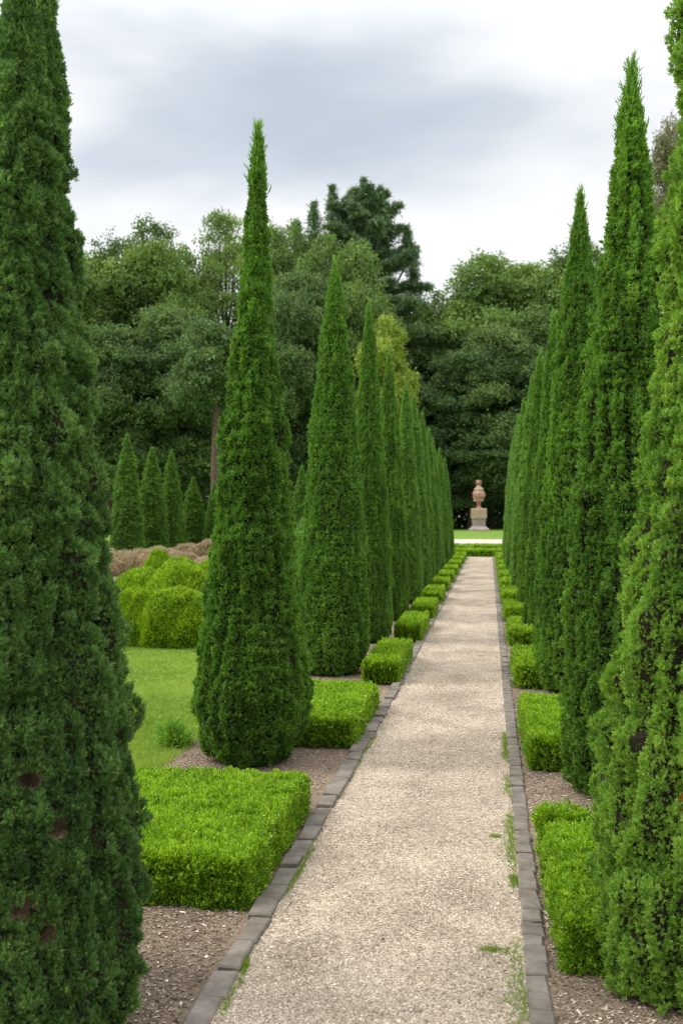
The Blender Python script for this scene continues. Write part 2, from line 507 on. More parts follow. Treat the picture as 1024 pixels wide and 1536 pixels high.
def tube_part(pts, radii, n=8, mat=0):
    pts = np.array(pts, dtype=float); V = []
    m = len(pts)
    for i in range(m):
        d = pts[min(i + 1, m - 1)] - pts[max(i - 1, 0)]
        d /= np.linalg.norm(d)
        s = np.cross(d, [0.31, .95, .05]); s /= np.linalg.norm(s); t = np.cross(d, s)
        for k in range(n):
            a = 2 * math.pi * k / n
            V.append(pts[i] + (s * math.cos(a) + t * math.sin(a)) * radii[i])
    F = [[i * n + k, i * n + (k + 1) % n, (i + 1) * n + (k + 1) % n, (i + 1) * n + k] for i in range(m - 1) for k in range(n)]
    return (np.array(V), np.array(F), mat, None)

def cypress_trunk(name, H):
    p = [tube_part([(0, 0, -.05), (0.005, 0, .1), (0, .01, .8), (0.01, 0, H * .5), (0, 0, H * .85)], [.075, .055, .045, .03, .01], 9)]
    return build_mesh(name, p, [M['bark']], smooth=True)

def place_cypress(label, crown_me, trunk_me, x, y, rz=0, s=(1, 1, 1), group=None, cat='cypress tree', lean=(0, 0)):
    t = thing('cypress_tree', label, cat, (x, y, float(ground_z(y))), rz, s, group)
    t.rotation_euler = (lean[0], lean[1], rz)
    link('crown', crown_me, t); link('trunk', trunk_me, t)
    return t

GL, GR = 'cypresses in the row left of the path', 'cypresses in the row right of the path'
trunk_me = cypress_trunk('cypress_trunk', 5.0)

# nearest left
cam_dir0 = math.atan2(-3.68, 1.79)     # from the tree towards the viewpoint
me = cypress_crown('cypress_crown_near', 5, 4.33, .448, PROF_N, n=165000, sprig=.0275, lobes=380, lw=.062, ll=.28, la=.064, face=cam_dir0,
                   cols=[(.04, .14, 4.44, .31)], tint0=.40,
                   pits=[(cam_dir0 + .02, .60, .050, .036, .12), (cam_dir0 + .24, .50, .040, .036, .11), (cam_dir0 + .10, 1.05, .05, .04, .12),
                         (cam_dir0 + .34, .88, .030, .040, .11)])
place_cypress('huge dark cypress at the left edge, with brown bare patches low on its face', me, trunk_me, -1.815, 3.70, group=GL)
# nearest right
me = cypress_crown('cypress_crown_near', 9, 6.9, .60, PROF_R, n=190000, sprig=.029, lobes=400, lw=.072, ll=.42, la=.080, mat='cyp_warm', face=R_(-135),
                   cols=[(-.20, -.12, 2.95, .42), (.10, -.25, 2.55, .40)], tint0=.50,
                   pits=[(R_(-118), .93, .035, .05, .10), (R_(-112), .45, .05, .04, .10), (R_(-104), 1.35, .03, .05, .1)],
                   hot=[(-.30, -.42, .86, .035, .99), (-.29, -.43, .80, .025, .99)])
place_cypress('massive cypress cut by the right edge of the photo, small orange patch low down', me, trunk_me, 1.10, 4.62, group=GR)
# second left (free-standing spire)
me = cypress_crown('cypress_crown_spire', 14, 5.14, .455, PROF_A, n=80000, sprig=.040, lobes=260, lw=.062, ll=.30, la=.040, finek=.7, mat='cyp_mid', tint0=.36, wisp=200, face=R_(-80))
place_cypress('tall slender cypress with a wispy spire, behind the nearest box block left of the path', me, trunk_me, -1.925, 8.02, group=GL, lean=(0, .010))
# second right
me = cypress_crown('cypress_crown_spire', 17, 5.22, .49, PROF_B, n=80000, sprig=.040, lobes=260, lw=.062, ll=.40, la=.060, finek=.85, mat='cyp_mid', tint0=.42, wisp=220, face=R_(-98))
place_cypress('tall cypress with a feathery split tip, between the massive right-edge cypress and the path', me, trunk_me, 1.02, 7.45, group=GR)
# medium variants, shared
medA = cypress_crown('cypress_crown_medium', 21, 5.1, .47, PROF_B, n=46000, sprig=.050, lobes=150, lw=.07, ll=.34, la=.022, finek=.5, mat='cyp_mid', tint0=.40, wisp=110)
medB = cypress_crown('cypress_crown_medium', 22, 5.1, .50, PROF_B, n=46000, sprig=.050, lobes=150, lw=.07, ll=.44, la=.036, finek=.6, mat='cyp_mid', tint0=.40, wisp=150)
farA = cypress_crown('cypress_crown_distant', 25, 5.1, .48, PROF_B, n=19000, sprig=.085, lobes=110, lw=.09, ll=.4, la=.025, finek=.5, mat='cyp_far', kind='low', wisp=60, seg=(36, 70), tint0=.5)
farB = cypress_crown('cypress_crown_distant', 26, 5.1, .50, PROF_B, n=19000, sprig=.085, lobes=110, lw=.09, ll=.5, la=.030, finek=.5, mat='cyp_far', kind='low', wisp=60, seg=(36, 70), tint0=.5)

left = [(12.6, 1.02, 1.15, 1.0, medA, 'smooth cone-shaped cypress, third along the left row, tip against rounded tree crowns'),
        (15.8, 1.05, .90, 1, medA, 'narrow cypress fourth along the left row, its thin tip against the yellow-green tree'),
        (19.2, 1.01, .92, 1, medB, 'slim cypress fifth along the left row, just right of the yellow-green tree crown'),
        (22.9, .97, .93, 1, farA, 'cypress sixth along the left row from the camera'),
        (26.2, 1.00, .93, 1, farB, 'cypress seventh along the left row from the camera'),
        (29.0, .97, .90, 1, farA, 'cypress eighth along the left row from the camera'),
        (32.0, .93, .92, 1, farB, 'cypress ninth along the left row from the camera'),
        (35.2, .92, .92, 1, farA, 'cypress tenth along the left row, third from its far end'),
        (39.2, .90, .95, 1, farB, 'cypress next to last at the far end of the left row'),
        (43.5, .87, .98, 1, farA, 'last and shortest cypress at the far end of the left row, nearest the stone urn')]
for i, (y, sz, sx, _, me, lab) in enumerate(left):
    place_cypress(lab, me, trunk_me, -1.90 - (.09 if i == 0 else 0) + .02 * math.sin(i * 2.3), y, i * 1.7, (sx * .86, sx * .86, sz), GL, lean=(.012 * math.sin(i * 3.1), .010 * math.cos(i * 2.2)))
right = [(11.75, 1.12, 1.06, medB, 'tall cypress third along the right row, its pointed tip standing alone against the sky'),
         (16.15, 1.02, .98, medB, 'slim cypress fourth along the right row, its tip against the dark wood'),
         (20.3, 1.03, .98, medA, 'cypress fifth along the right row from the camera'),
         (24.4, 1.04, .98, farB, 'cypress sixth along the right row from the camera'),
         (28.6, 1.02, .96, farA, 'cypress seventh along the right row from the camera'),
         (32.7, 1.02, .96, farB, 'cypress eighth along the right row from the camera'),
         (36.8, 1.01, .96, farA, 'cypress next to last at the far end of the right row'),
         (41.0, 1.01, 1.0, farB, 'last cypress at the far end of the right row, nearest the stone urn')]
for i, (y, sz, sx, me, lab) in enumerate(right):
    place_cypress(lab, me, trunk_me, 1.0 + .02 * math.sin(i * 1.9), y, .8 + i * 2.1, (sx * .94, sx * .94, sz), GR, lean=(.010 * math.sin(i * 2.7), .010 * math.cos(i * 1.7)))

# clipped cones in the far garden on the left
G = 'clipped conifers in the far left garden'
cones = [(191, 54, 6.4, 1.9, 'broad clipped conifer leftmost of the four beyond the tan shrubs, with a browned tip'),
         (228, 57, 5.9, 1.9, 'second from left of the four clipped conifers beyond the tan shrubs'),
         (257, 59, 5.9, 1.6, 'narrow clipped conifer third from left of the four beyond the tan shrubs'),
         (290, 61, 4.3, 1.75, 'shortest and rightmost of the four clipped conifers beyond the tan shrubs'),
         (322, 60, 4.0, 1.3, 'small clipped conifer half hidden by the spire cypress, in front of a bare brown trunk'),
         (453, 58, 4.9, 1.6, 'dark clipped conifer seen in the gap between the two nearest free-standing left cypresses')]
coneA = cypress_crown('clipped_conifer_crown', 33, 5.1, .50, PROF_B, n=15000, sprig=.075, lobes=60, lw=.10, ll=.3, la=.02, mat='cyp_far', kind='low', wisp=10, seg=(30, 60), tint0=.42)
for i, (u, D, h, w, lab) in enumerate(cones):
    x, y = world_at(u, D)
    t = thing('clipped_conifer', lab, 'conifer', (x, y, float(ground_z(y))), i * 1.3, (w, w, h / 5.1), G)
    link('crown', coneA, t); link('trunk', trunk_me, t)

# ------------------------------------------------------------------ box blocks
def hedge_mesh(name, seed, lx, ly, h, n, sprig, mat='box', cell=.21, kind='box', bump=.030, tint0=.45, core='inner_box'):
    rng = np.random.default_rng(seed)
    gx, gy = int(lx / cell) + 3, int(ly / cell) + 3
    cx = (np.arange(gx)[:, None] - 1 + .5 + rng.uniform(-.28, .28, (gx, gy))) * cell
    cy = (np.arange(gy)[None, :] - 1 + .5 + rng.uniform(-.28, .28, (gx, gy))) * cell
    ch = rng.uniform(-.012, .016, (gx, gy))
    def clump(x, y):
        i0 = np.floor(x / cell).astype(int) + 1; j0 = np.floor(y / cell).astype(int) + 1
        best = np.full(len(x), 9.0); bh = np.zeros(len(x))
        for a in (-1, 0, 1):
            for b in (-1, 0, 1):
                i = np.clip(i0 + a, 0, gx - 1); j = np.clip(j0 + b, 0, gy - 1)
                d = np.hypot(x - cx[i, j], y - cy[i, j])
                m = d < best
                best[m] = d[m]; bh[m] = ch[i, j][m]
        return np.sqrt(np.clip(1 - (best / (cell * .78)) ** 2, 0, 1)), bh
    def surf(pos, nrm):
        x, y, z = pos.T
        c, bh = clump(x, y)
        f = vnoise(x * 6, y * 6, z * 6, seed) * .014 + (np.abs(vnoise(x * 15, y * 15, z * 15, seed + 1)) - .3) * .035
        d = (c - 1) * bump + f + bh * nrm[:, 2]
        return pos + nrm * d[:, None]
    # sample a box with rounded edges
    At, Ax, Ay = lx * ly, lx * h, ly * h
    w = np.array([At, Ax, Ax, Ay, Ay]); w = w / w.sum()
    def take(face, k):
        a, b = rng.random(k), rng.random(k)
        z0 = np.zeros(k)
        if face == 0: p = np.stack([a * lx, b * ly, z0 + h], 1); nn = (0, 0, 1)
        elif face == 1: p = np.stack([a * lx, z0, b * h], 1); nn = (0, -1, 0)
        elif face == 2: p = np.stack([a * lx, z0 + ly, b * h], 1); nn = (0, 1, 0)
        elif face == 3: p = np.stack([z0, a * ly, b * h], 1); nn = (-1, 0, 0)
        else: p = np.stack([z0 + lx, a * ly, b * h], 1); nn = (1, 0, 0)
        return p, np.tile(np.array(nn, float), (k, 1))
    def rnd(p):
        rr = min(.075, h * .4)
        q = np.stack([np.clip(p[:, 0], rr, lx - rr), np.clip(p[:, 1], rr, ly - rr), np.minimum(p[:, 2], h - rr)], 1)
        d = p - q; L = np.linalg.norm(d, axis=1, keepdims=True)
        nn = d / np.maximum(L, 1e-6)
        return q + nn * rr, nn
    P, NN = [], []
    for f in range(5):
        p, nn = take(f, int(n * w[f]))
        P.append(p); NN.append(nn)
    p = np.concatenate(P)
    p, nn = rnd(p)
    p = surf(p, nn)
    m = len(p)
    p = p - nn * (rng.random(m) ** 1.5 * sprig * .9 + sprig * .45)[:, None]
    # sides draw in slightly towards the soil
    ax = nn * .7 + np.array([0, 0, .8]) + rng.normal(size=(m, 3)) * .32
    tint = tint0 + .12 * vnoise(p[:, 0] * 5, p[:, 1] * 5, p[:, 2] * 5, seed + 7) + rng.normal(size=m) * .22
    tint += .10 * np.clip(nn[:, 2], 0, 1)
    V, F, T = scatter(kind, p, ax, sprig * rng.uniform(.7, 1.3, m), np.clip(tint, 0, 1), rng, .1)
    V[:, 2] = np.maximum(V[:, 2], .006)
    parts = [(V, F, 0, T)]
    # inner twig mass
    k = 22
    g = []
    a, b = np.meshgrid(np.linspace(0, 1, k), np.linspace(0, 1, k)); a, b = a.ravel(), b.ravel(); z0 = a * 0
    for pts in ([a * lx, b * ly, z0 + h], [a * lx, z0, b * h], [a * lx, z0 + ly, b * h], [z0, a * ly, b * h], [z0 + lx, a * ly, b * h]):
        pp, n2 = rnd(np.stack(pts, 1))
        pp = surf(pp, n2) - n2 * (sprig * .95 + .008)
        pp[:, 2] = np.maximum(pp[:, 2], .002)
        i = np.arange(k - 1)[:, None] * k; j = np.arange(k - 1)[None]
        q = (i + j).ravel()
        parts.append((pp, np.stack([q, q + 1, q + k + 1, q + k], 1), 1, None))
    for q in range(len(parts)):
        v = parts[q][0]; v[:, 0] -= lx / 2; v[:, 1] -= ly / 2
    return build_mesh(name, parts, [M[mat], M[core]])

def hedge(label, me, x, y, rz=0, s=(1, 1, 1), group=None, name='box_hedge'):
    o = link(name, me, None, (x, y, float(ground_z(y))))
    o.rotation_euler = (0, 0, rz); o.scale = s
    return tag(o, label, 'box hedge', group)

GBL, GBR = 'low box blocks left of the path', 'low box blocks right of the path'
me = hedge_mesh('box_hedge_near', 41, 1.22, 1.74, .27, 62000, .036)
hedge('largest low box block, bright green, between the two nearest cypresses on the left', me, -1.80, 5.78, 0, group=GBL)
me = hedge_mesh('box_hedge_near', 43, .44, 1.44, .26, 27000, .036)
hedge('long narrow box block at the foot of the massive right-edge cypress', me, .515, 5.14, 0, group=GBR)
me = hedge_mesh('box_hedge_near', 44, .34, .22, .27, 1900, .050, bump=.04, cell=.2)
hedge('tiny rounded box clump at the back end of the nearest right box block', me, .43, 6.03, 0, group=GBR)
me = hedge_mesh('box_hedge_mid', 45, 1.15, 1.9, .27, 34000, .046)
hedge('second low box block along the left, beside the free-standing spire cypress', me, -1.71, 9.42, 0, group=GBL)
me = hedge_mesh('box_hedge_mid', 46, .95, 2.0, .27, 30000, .046)
hedge('second box block along the right, squared, with mulch in front of it', me, .77, 8.95, 0, group=GBR)
hm = hedge_mesh('box_hedge_small', 47, 1.0, 2.0, .27, 12000, .075)
hm2 = hedge_mesh('box_hedge_small', 48, 1.0, 2.0, .27, 12000, .075)
hf = hedge_mesh('box_hedge_distant', 49, 1.0, 2.0, .27, 5000, .11)
ords = ['third', 'fourth', 'fifth', 'sixth', 'seventh', 'eighth', 'ninth', 'tenth', 'eleventh']
ly = [(11.75, 2.2), (15.8, 2.1), (19.1, 1.9), (22.4, 2.1), (26.2, 1.6), (29.7, 1.7), (33.3, 1.8), (37.3, 1.9), (41.2, 2.0)]
lab_extra = ['with a flat top right beside the left kerb', 'beside the cone-shaped cypress trunks', 'in the left row', 'in the left row', 'small in the left row', 'small in the left row', 'far down the left row', 'far down the left row', 'far down the left row']
for i, (y, L) in enumerate(ly):
    m_ = hm if i < 3 and i % 2 == 0 else hm2 if i < 3 else hf
    hedge('low box block, %s from the camera along the left kerb' % ords[i], m_, -1.27, y + L / 2, math.pi * (i % 2), (.44 if i else .44, L / 2, 1), GBL)
hedge('last low box block at the far end of the left kerb', hf, -1.29, 46.2, 0, (.47, 1, 1), GBL)
ry = [(11.7, 1.8), (15.5, 1.8), (19.0, 1.9), (22.6, 1.9), (26.2, 1.9), (29.8, 1.8), (33.4, 1.8), (37.0, 1.9), (41.0, 1.9)]
for i, (y, L) in enumerate(ry):
    m_ = hm2 if i < 3 and i % 2 == 0 else hm if i < 3 else hf
    hedge('low box block, %s from the camera along the right kerb' % ords[i], m_, .80, y + L / 2, math.pi * ((i + 1) % 2), (1.0, L / 2, 1), GBR)
hedge('last low box block at the far end of the right kerb', hf, .80, 45.8, 0, (1, 1, 1), GBR)
hc = hedge_mesh('cross_hedge', 51, 9.0, 1.2, .34, 9000, .13, cell=.3)
hedge('long low clipped hedge closing the far end of the gravel path', hc, -.6, 50.2, 0, name='low_hedge')
hedge('second long low hedge, behind the first and in front of the pale cross path', hc, -.6, 54.6, math.pi, (1.3, 1.3, 1.25), name='low_hedge')

# ------------------------------------------------------------------ rounded shrubs
def mound_mesh(name, seed, r, h, n, sprig, mat='mound', kind='box', lumps=14, amp=.10, core='inner_box', tint0=.5):
    rng = np.random.default_rng(seed)
    lc = norm(rng.normal(size=(lumps, 3)) + np.array([0, 0, .5])); lr = rng.uniform(.30, .55, lumps)
    def rad(d):
        c = np.clip((d @ lc.T), -1, 1)
        q = np.sqrt(np.clip(1 - (np.arccos(c) / lr) ** 2, 0, 1)).max(axis=1)
        return 1 - amp * .6 + amp * q + .06 * vnoise(d[:, 0] * 4, d[:, 1] * 4, d[:, 2] * 4, seed) + .07 * (np.abs(vnoise(d[:, 0] * 9, d[:, 1] * 9, d[:, 2] * 9, seed)) - .3)
    d = norm(rng.normal(size=(n, 3))); d[:, 2] = np.abs(d[:, 2]) * 1.25 - .25; d = norm(d)
    R3 = np.array([r, r, h * .80])
    p = d * rad(d)[:, None] * R3
    p[:, 2] += h * .20
    nn = norm(d / R3)
    p = p - nn * (rng.random(n) ** 1.5 * sprig + sprig * .3)[:, None]
    ax = nn * .8 + np.array([0, 0, .5]) + rng.normal(size=(n, 3)) * .35
    tint = tint0 + .14 * vnoise(p[:, 0] * 6, p[:, 1] * 6, p[:, 2] * 6, seed + 2) + rng.normal(size=n) * .20
    V, F, T = scatter(kind, p, ax, sprig * rng.uniform(.7, 1.3, n), np.clip(tint, 0, 1), rng, .1)
    V[:, 2] = np.maximum(V[:, 2], .01)
    th, ph = np.meshgrid(np.linspace(0, 2 * math.pi, 40, endpoint=False), np.linspace(-.30, math.pi / 2, 20))
    t, f = th.ravel(), ph.ravel()
    dd = np.stack([np.cos(t) * np.cos(f), np.sin(t) * np.cos(f), np.sin(f)], 1)
    C = dd * (rad(dd) - sprig / r * .95)[:, None] * R3; C[:, 2] += h * .20; C[:, 2] = np.maximum(C[:, 2], 0.0)
    i = np.arange(19)[:, None] * 40; j = np.arange(40)[None]
    a = (i + j).ravel(); b = (i + (j + 1) % 40).ravel()
    return build_mesh(name, [(V, F, 0, T), (C, np.stack([a, b, b + 40, a + 40], 1), 1, None)], [M[mat], M[core]])

GM = 'rounded shrubs beyond the lawn'
mA = mound_mesh('round_shrub_big', 61, .62, .86, 24000, .050)
mB = mound_mesh('round_shrub_small', 62, .72, .84, 14000, .065)
mounds = [(264, 15.6, 1.03, 1.0, mA, 'big round yellow-green shrub nearest on the lawn edge'),
          (203, 15.7, .78, .98, mA, 'round shrub pressed against the left side of the biggest yellow-green shrub'),
          (213, 19.4, .98, 1.10, mB, 'left dome of the two yellow-green shrubs behind the nearest pair'),
          (275, 18.6, 1.05, 1.28, mB, 'right and larger dome of the two yellow-green shrubs behind the nearest pair'),
          (240, 25.0, .62, 1.30, mB, 'small upright green shrub standing in front of the tan heather'),
          (268, 23.5, .95, 1.16, mB, 'pale yellow-green shrub just right of the small upright one'),
          (312, 22.0, .85, 1.15, mB, 'yellow-green shrub half hidden by the spire cypress')]
for i, (u, D, sx, sz, me, lab) in enumerate(mounds):
    x, y = world_at(u, D)
    o = link('round_shrub', me, None, (x, y, 0)); o.scale = (sx, sx, sz); o.rotation_euler = (0, 0, i * 1.1)
    tag(o, lab, 'shrub', GM)
dA = mound_mesh('heather_clump', 65, 1.0, .95, 9000, .22, mat='dry', kind='wisp', core='dryinner', amp=.25)
dries = [(205, 33.5, .85, 1.15, 'large brown-grey heather shrub leftmost of the tan ones, above the left green dome'),
         (150, 36, 1.0, 1.15, 'brown heather shrub partly behind the huge left cypress'),
         (245, 42, .9, .95, 'tan heather shrub behind the small upright green shrub'),
         (272, 39, .8, .80, 'pinkish tan low heather shrub in the middle of the tan band'),
         (285, 45, .9, 1.0, 'tan heather shrub in front of the shortest clipped conifer'),
         (309, 44, .75, 1.25, 'orange-tan heather shrub at the right end of the tan band'),
         (318, 36, .9, .75, 'flat pink-brown heather shrub beside the spire cypress')]
for i, (u, D, sx, sz, lab) in enumerate(dries):
    x, y = world_at(u, D)
    o = link('heather_shrub', dA, None, (x, y, 0)); o.scale = (sx, sx, sz); o.rotation_euler = (0, 0, i * .9)
    o.scale.z *= .72; o.scale.x *= 1.25
    tag(o, lab, 'shrub', 'dry tan heather shrubs in the far left garden')
for (u, D, sx, sz, lab) in [(447, 40, 1.3, 1.5, 'dark evergreen shrub glimpsed between the spire cypress and the cone-shaped cypress, lower one'), (470, 47, 1.5, 2.2, 'taller dark evergreen shrub behind the glimpsed one, beside the cone-shaped cypress')]:
    x, y = world_at(u, D)
    if u == 447: mC = mound_mesh('evergreen_shrub', 69, .72, .84, 9000, .085, mat='cyp_far', kind='low', lumps=18, amp=.2)
    o = link('evergreen_shrub', mC, None, (x, y, 0)); o.scale = (sx, sx, sz)
    tag(o, lab, 'shrub')
# scrubby little plant at the lawn corner
sm = mound_mesh('scrub_plant', 67, .16, .22, 700, .09, mat='cyp_mid', kind='wisp', lumps=5, amp=.3, tint0=.6)
x, y = world_at(262, 8.7)
tag(link('scrubby_plant', sm, None, (x, y, 0)), 'small scrubby dark green plant at the lawn edge left of the spire cypress', 'plant')

# ------------------------------------------------------------------ setting
def sheet(name, pts_rows, mat, dz, smooth=True):
    """rows of (xl, xr, y) -> strip"""
    V, F = [], []
    nx = 2
    for (xl, xr, y) in pts_rows:
        z = float(ground_z(y)) + dz
        V += [(xl, y, z), (xr, y, z)]
    for i in range(len(pts_rows) - 1):
        F.append([2 * i, 2 * i + 1, 2 * i + 3, 2 * i + 2])
    me = build_mesh(name, [(np.array(V), np.array(F), 0, None)], [mat], smooth)
    return tag(link(name, me), None, None, None, 'structure')

ys = [-12, 0, 10, 20, 30, 40, 50, 57, 58.5, 60, 62, 64, 65, 66, 67, 68, 69.2, 72, 80, 120, 400]
sheet('ground', [(-300, 300, y) for y in ys], M['lawn'], 0)
yy = np.concatenate([np.arange(-3, 49.5, .5)])
rng = np.random.default_rng(3)
wl = vnoise(yy * 1.3, yy * 0, yy * 0, 5) * .10
wr = vnoise(yy * 1.3, yy * 0 + 4, yy * 0, 6) * .10
sheet('flower_bed_soil', [(-2.62 + a, float(path_left(y)) - .06, y) for y, a in zip(yy, wl)], M['soil'], .004)
sheet('flower_bed_soil', [(.20, 2.2 + a, y) for y, a in zip(yy, wr)], M['soil'], .004)
sheet('gravel_path', [(float(path_left(y)) - .03, .175, y) for y in yy], M['gravel'], .010)
sheet('cross_path', [(-6.5, 60, y) for y in (58.4, 60, 62, 64, 64.8)], M['gravel_far'], .006)
sheet('garden_soil', [(-22, -10.8, y) for y in (30, 38, 46, 52)], M['soil'], .004)

def block(bm_list, x0, x1, y0, y1, z0, z1, rng, tilt=.006, bev=.008):
    # bevelled stone: inset top ring
    def j(): return rng.normal() * tilt * .5
    zt = [z1 + j() for _ in range(4)]
    c = [(x0 + j(), y0 + j()), (x1 + j(), y0 + j()), (x1 + j(), y1 + j()), (x0 + j(), y1 + j())]
    mx, my = (x0 + x1) / 2, (y0 + y1) / 2
    V = [(a, b, z0) for a, b in c]
    V += [(a, b, z - bev) for (a, b), z in zip(c, zt)]
    V += [(a + (bev if a < mx else -bev), b + (bev if b < my else -bev), z) for (a, b), z in zip(c, zt)]
    F = []
    for r in (0, 4):
        for k in range(4):
            F.append([r + k, r + (k + 1) % 4, r + 4 + (k + 1) % 4, r + 4 + k])
    F.append([8, 9, 10, 11])
    bm_list.append((np.array(V), np.array(F), 0, None))

rng = np.random.default_rng(8)
parts = []
y = 2.2
while y < 48.6:
    L = rng.uniform(.20, .31)
    xr = float(path_left(y + L / 2)) - .005 + rng.normal() * .006
    wd = .112 + rng.normal() * .006
    lean = rng.normal() * .006
    block(parts, xr - wd, xr, y, y + L - rng.uniform(.004, .012), -.03, .034 + rng.normal() * .006 + lean, rng, .008)
    y += L
tag(link('kerb', build_mesh('kerb', parts, [M['kerb']])), None, None, None, 'structure')
parts = []
y = 2.2
while y < 48.6:
    L = rng.uniform(.12, .17) if y < 20 else .3
    xl = .157 + rng.normal() * .0022
    block(parts, xl, xl + .096 + rng.normal() * .003, y, y + L - rng.uniform(.003, .009), -.03, .026 + rng.normal() * .004, rng, .006)
    y += L
tag(link('kerb', build_mesh('kerb', parts, [M['kerb']])), None, None, None, 'structure')

# loose stones on the path, chips on the beds
OCT = np.array([(1, 0, 0), (0, 1, 0), (-1, 0, 0), (0, -1, 0), (0, 0, 1), (0, 0, -1)], float)
OF = np.array([(0, 1, 4), (1, 2, 4), (2, 3, 4), (3, 0, 4), (1, 0, 5), (2, 1, 5), (3, 2, 5), (0, 3, 5)])
def stones(name, x, y, z, size, mat, label, flat=.55, elong=1.0, tint=None, seed=1):
    rng = np.random.default_rng(seed)
    n = len(x)
    v = OCT[None] * (1 + rng.uniform(-.3, .3, (n, 6, 3)))
    v[..., 0] *= elong * rng.uniform(.7, 1.3, (n, 1)); v[..., 2] *= flat
    a = rng.uniform(0, 6.283, n)[:, None]; tlt = rng.normal(size=(n, 1)) * .3
    X = v[..., 0] * np.cos(a) - v[..., 1] * np.sin(a); Y = v[..., 0] * np.sin(a) + v[..., 1] * np.cos(a)
    Z = v[..., 2] + X * tlt
    V = np.stack([X, Y, Z], -1) * size[:, None, None] + np.stack([x, y, z], 1)[:, None]
    F = (OF[None] + (np.arange(n) * 6)[:, None, None]).reshape(-1, 3)
    T = np.repeat(tint if tint is not None else rng.random(n), 6)
    me = build_mesh(name, [(V.reshape(-1, 3), F, 0, T)], [M[mat]])
    return tag(link(name, me), label, None, None, 'stuff')

rng = np.random.default_rng(12)
n = 150000
y = 3.2 + 30 * rng.random(n) ** 2.3
x = path_left(y) + .0 + rng.random(n) * (.155 - path_left(y))
patch = vnoise(x * 2.2, y * 1.6, 0 * x, 3) * .5 + vnoise(x * 6, y * 5, 0 * x, 4) * .5
size = .0034 * rng.lognormal(0, .33, n) * (1 + .03 * np.minimum(y - 3.5, 8))
t = np.clip(.55 + .34 * patch + rng.normal(size=n) * .22, 0, 1)
g = stones('gravel', x, y, .010 + size * .15, size, 'pebble', 'pale beige gravel stones lying loose on the path', tint=t)
def bed_points(n, side, seed, y0=3.2, y1=13):
    rng = np.random.default_rng(seed)
    y = y0 + (y1 - y0) * rng.random(n) ** 1.6
    x = rng.uniform(-2.6, -1.21, n) if side < 0 else rng.uniform(.27, 1.9, n)
    return x, y, rng
for side, seed, nm in ((-1, 21, 'left'), (1, 22, 'right')):
    x, y, rng = bed_points(42000, side, seed)
    size = .0044 * rng.lognormal(0, .32, len(x))
    patch = vnoise(x * 2, y * 2, 0 * x, 9)
    t = np.clip(.50 + .22 * patch + rng.normal(size=len(x)) * .25, 0, 1)
    stones('wood_chips', x, y, .006 + size * .2, size, 'chip', 'brown chips and grit mulching the bed %s of the path' % nm, flat=.35, elong=1.8, tint=t, seed=seed)

# lawn blades
rng = np.random.default_rng(31)
n = 60000
D = 7.2 + 11 * rng.random(n) ** 1.3
u = rng.uniform(120, 480, n)
xc = (u - 512) / 1500 * D
x = -D * SN + xc * CS; y = D * CS + xc * SN
k = (x < -2.58 + vnoise(y * 1.3, y * 0, y * 0, 5) * .10)
x, y = x[k], y[k]
pos = np.stack([x, y, 0 * x], 1)
tint = np.clip(.45 + .25 * vnoise(x * .9, y * .9, 0 * x, 2) + .15 * vnoise(x * 5, y * 5, 0 * x, 3) + rng.normal(size=len(x)) * .12, 0, 1)
V, F, T = scatter('blade', pos, np.array([0, 0, 1.0]) + rng.normal(size=(len(x), 3)) * .15, rng.uniform(.025, .055, len(x)), tint, rng, .12)
tag(link('grass', build_mesh('grass', [(V, F, 0, T)], [M['grass']])), 'short mown lawn grass on the left beyond the mulch bed', None, None, 'stuff')

# weeds in the gravel along the kerbs
def weed_points(cx, cy, rx, ry, n, rng):
    return cx + rng.normal(size=n) * rx, cy + rng.normal(size=n) * ry
rng = np.random.default_rng(41)
X, Y = [], []
yy_ = rng.uniform(3.6, 9.5, 2500)
dens = np.clip(vnoise(yy_ * 2.0, yy_ * 0, yy_ * 0, 15) * .9 + .55 - (yy_ - 3.6) * .07, 0, 1)
yy_ = yy_[rng.random(len(yy_)) < dens]
wid = .030 * np.clip(1.4 - .12 * (yy_ - 3.6), .3, 2)
xx_ = .152 - np.abs(rng.normal(size=len(yy_))) * wid
X.append(xx_); Y.append(yy_)
yl = rng.uniform(3.6, 9, 1500)
yl = yl[rng.random(len(yl)) < np.clip(vnoise(yl * 2.2, yl * 0, yl * 0, 19) * 1.2 + .25, 0, 1)]
X.append(path_left(yl) + .004 + np.abs(rng.normal(size=len(yl))) * .011); Y.append(yl)
x, y = np.concatenate(X), np.concatenate(Y)
pos = np.stack([x, y, 0 * x + .012], 1)
V, F, T = scatter('blade', pos, np.array([0, 0, 1.0]) + rng.normal(size=(len(x), 3)) * .35, rng.uniform(.012, .036, len(x)), rng.uniform(.0, .55, len(x)), rng)
tag(link('weeds', build_mesh('weeds', [(V, F, 0, T)], [M['grass']])), 'thin line of green weeds growing along the foot of the kerbs', None, None, 'stuff')
def tuft(u, v, rx, ry, n, lab, seed):
    rng = np.random.default_rng(seed)
    D = 3000 / (v - 774)
    cx, cy = world_at(u, D)
    a = rng.normal(size=(n, 2))
    a = np.clip(a, -1.7, 1.7)
    pos = np.stack([a[:, 0] * rx, a[:, 1] * ry, 0 * a[:, 0]], 1)
    V, F, T = scatter('blade', pos, np.array([0, 0, 1.0]) + rng.normal(size=(n, 3)) * .35, rng.uniform(.018, .045, n) * rng.random(n) ** .4, rng.uniform(.0, .6, n), rng)
    o = link('grass_tuft', build_mesh('grass_tuft', [(V, F, 0, T)], [M['grass']]), None, (cx, cy, .012))
    tag(o, lab, 'grass tuft', 'grass tufts growing in the gravel')
tuft(738, 1428, .038, .018, 85, 'flat sprawling grass tuft in the gravel beside the lower right kerb', 1)
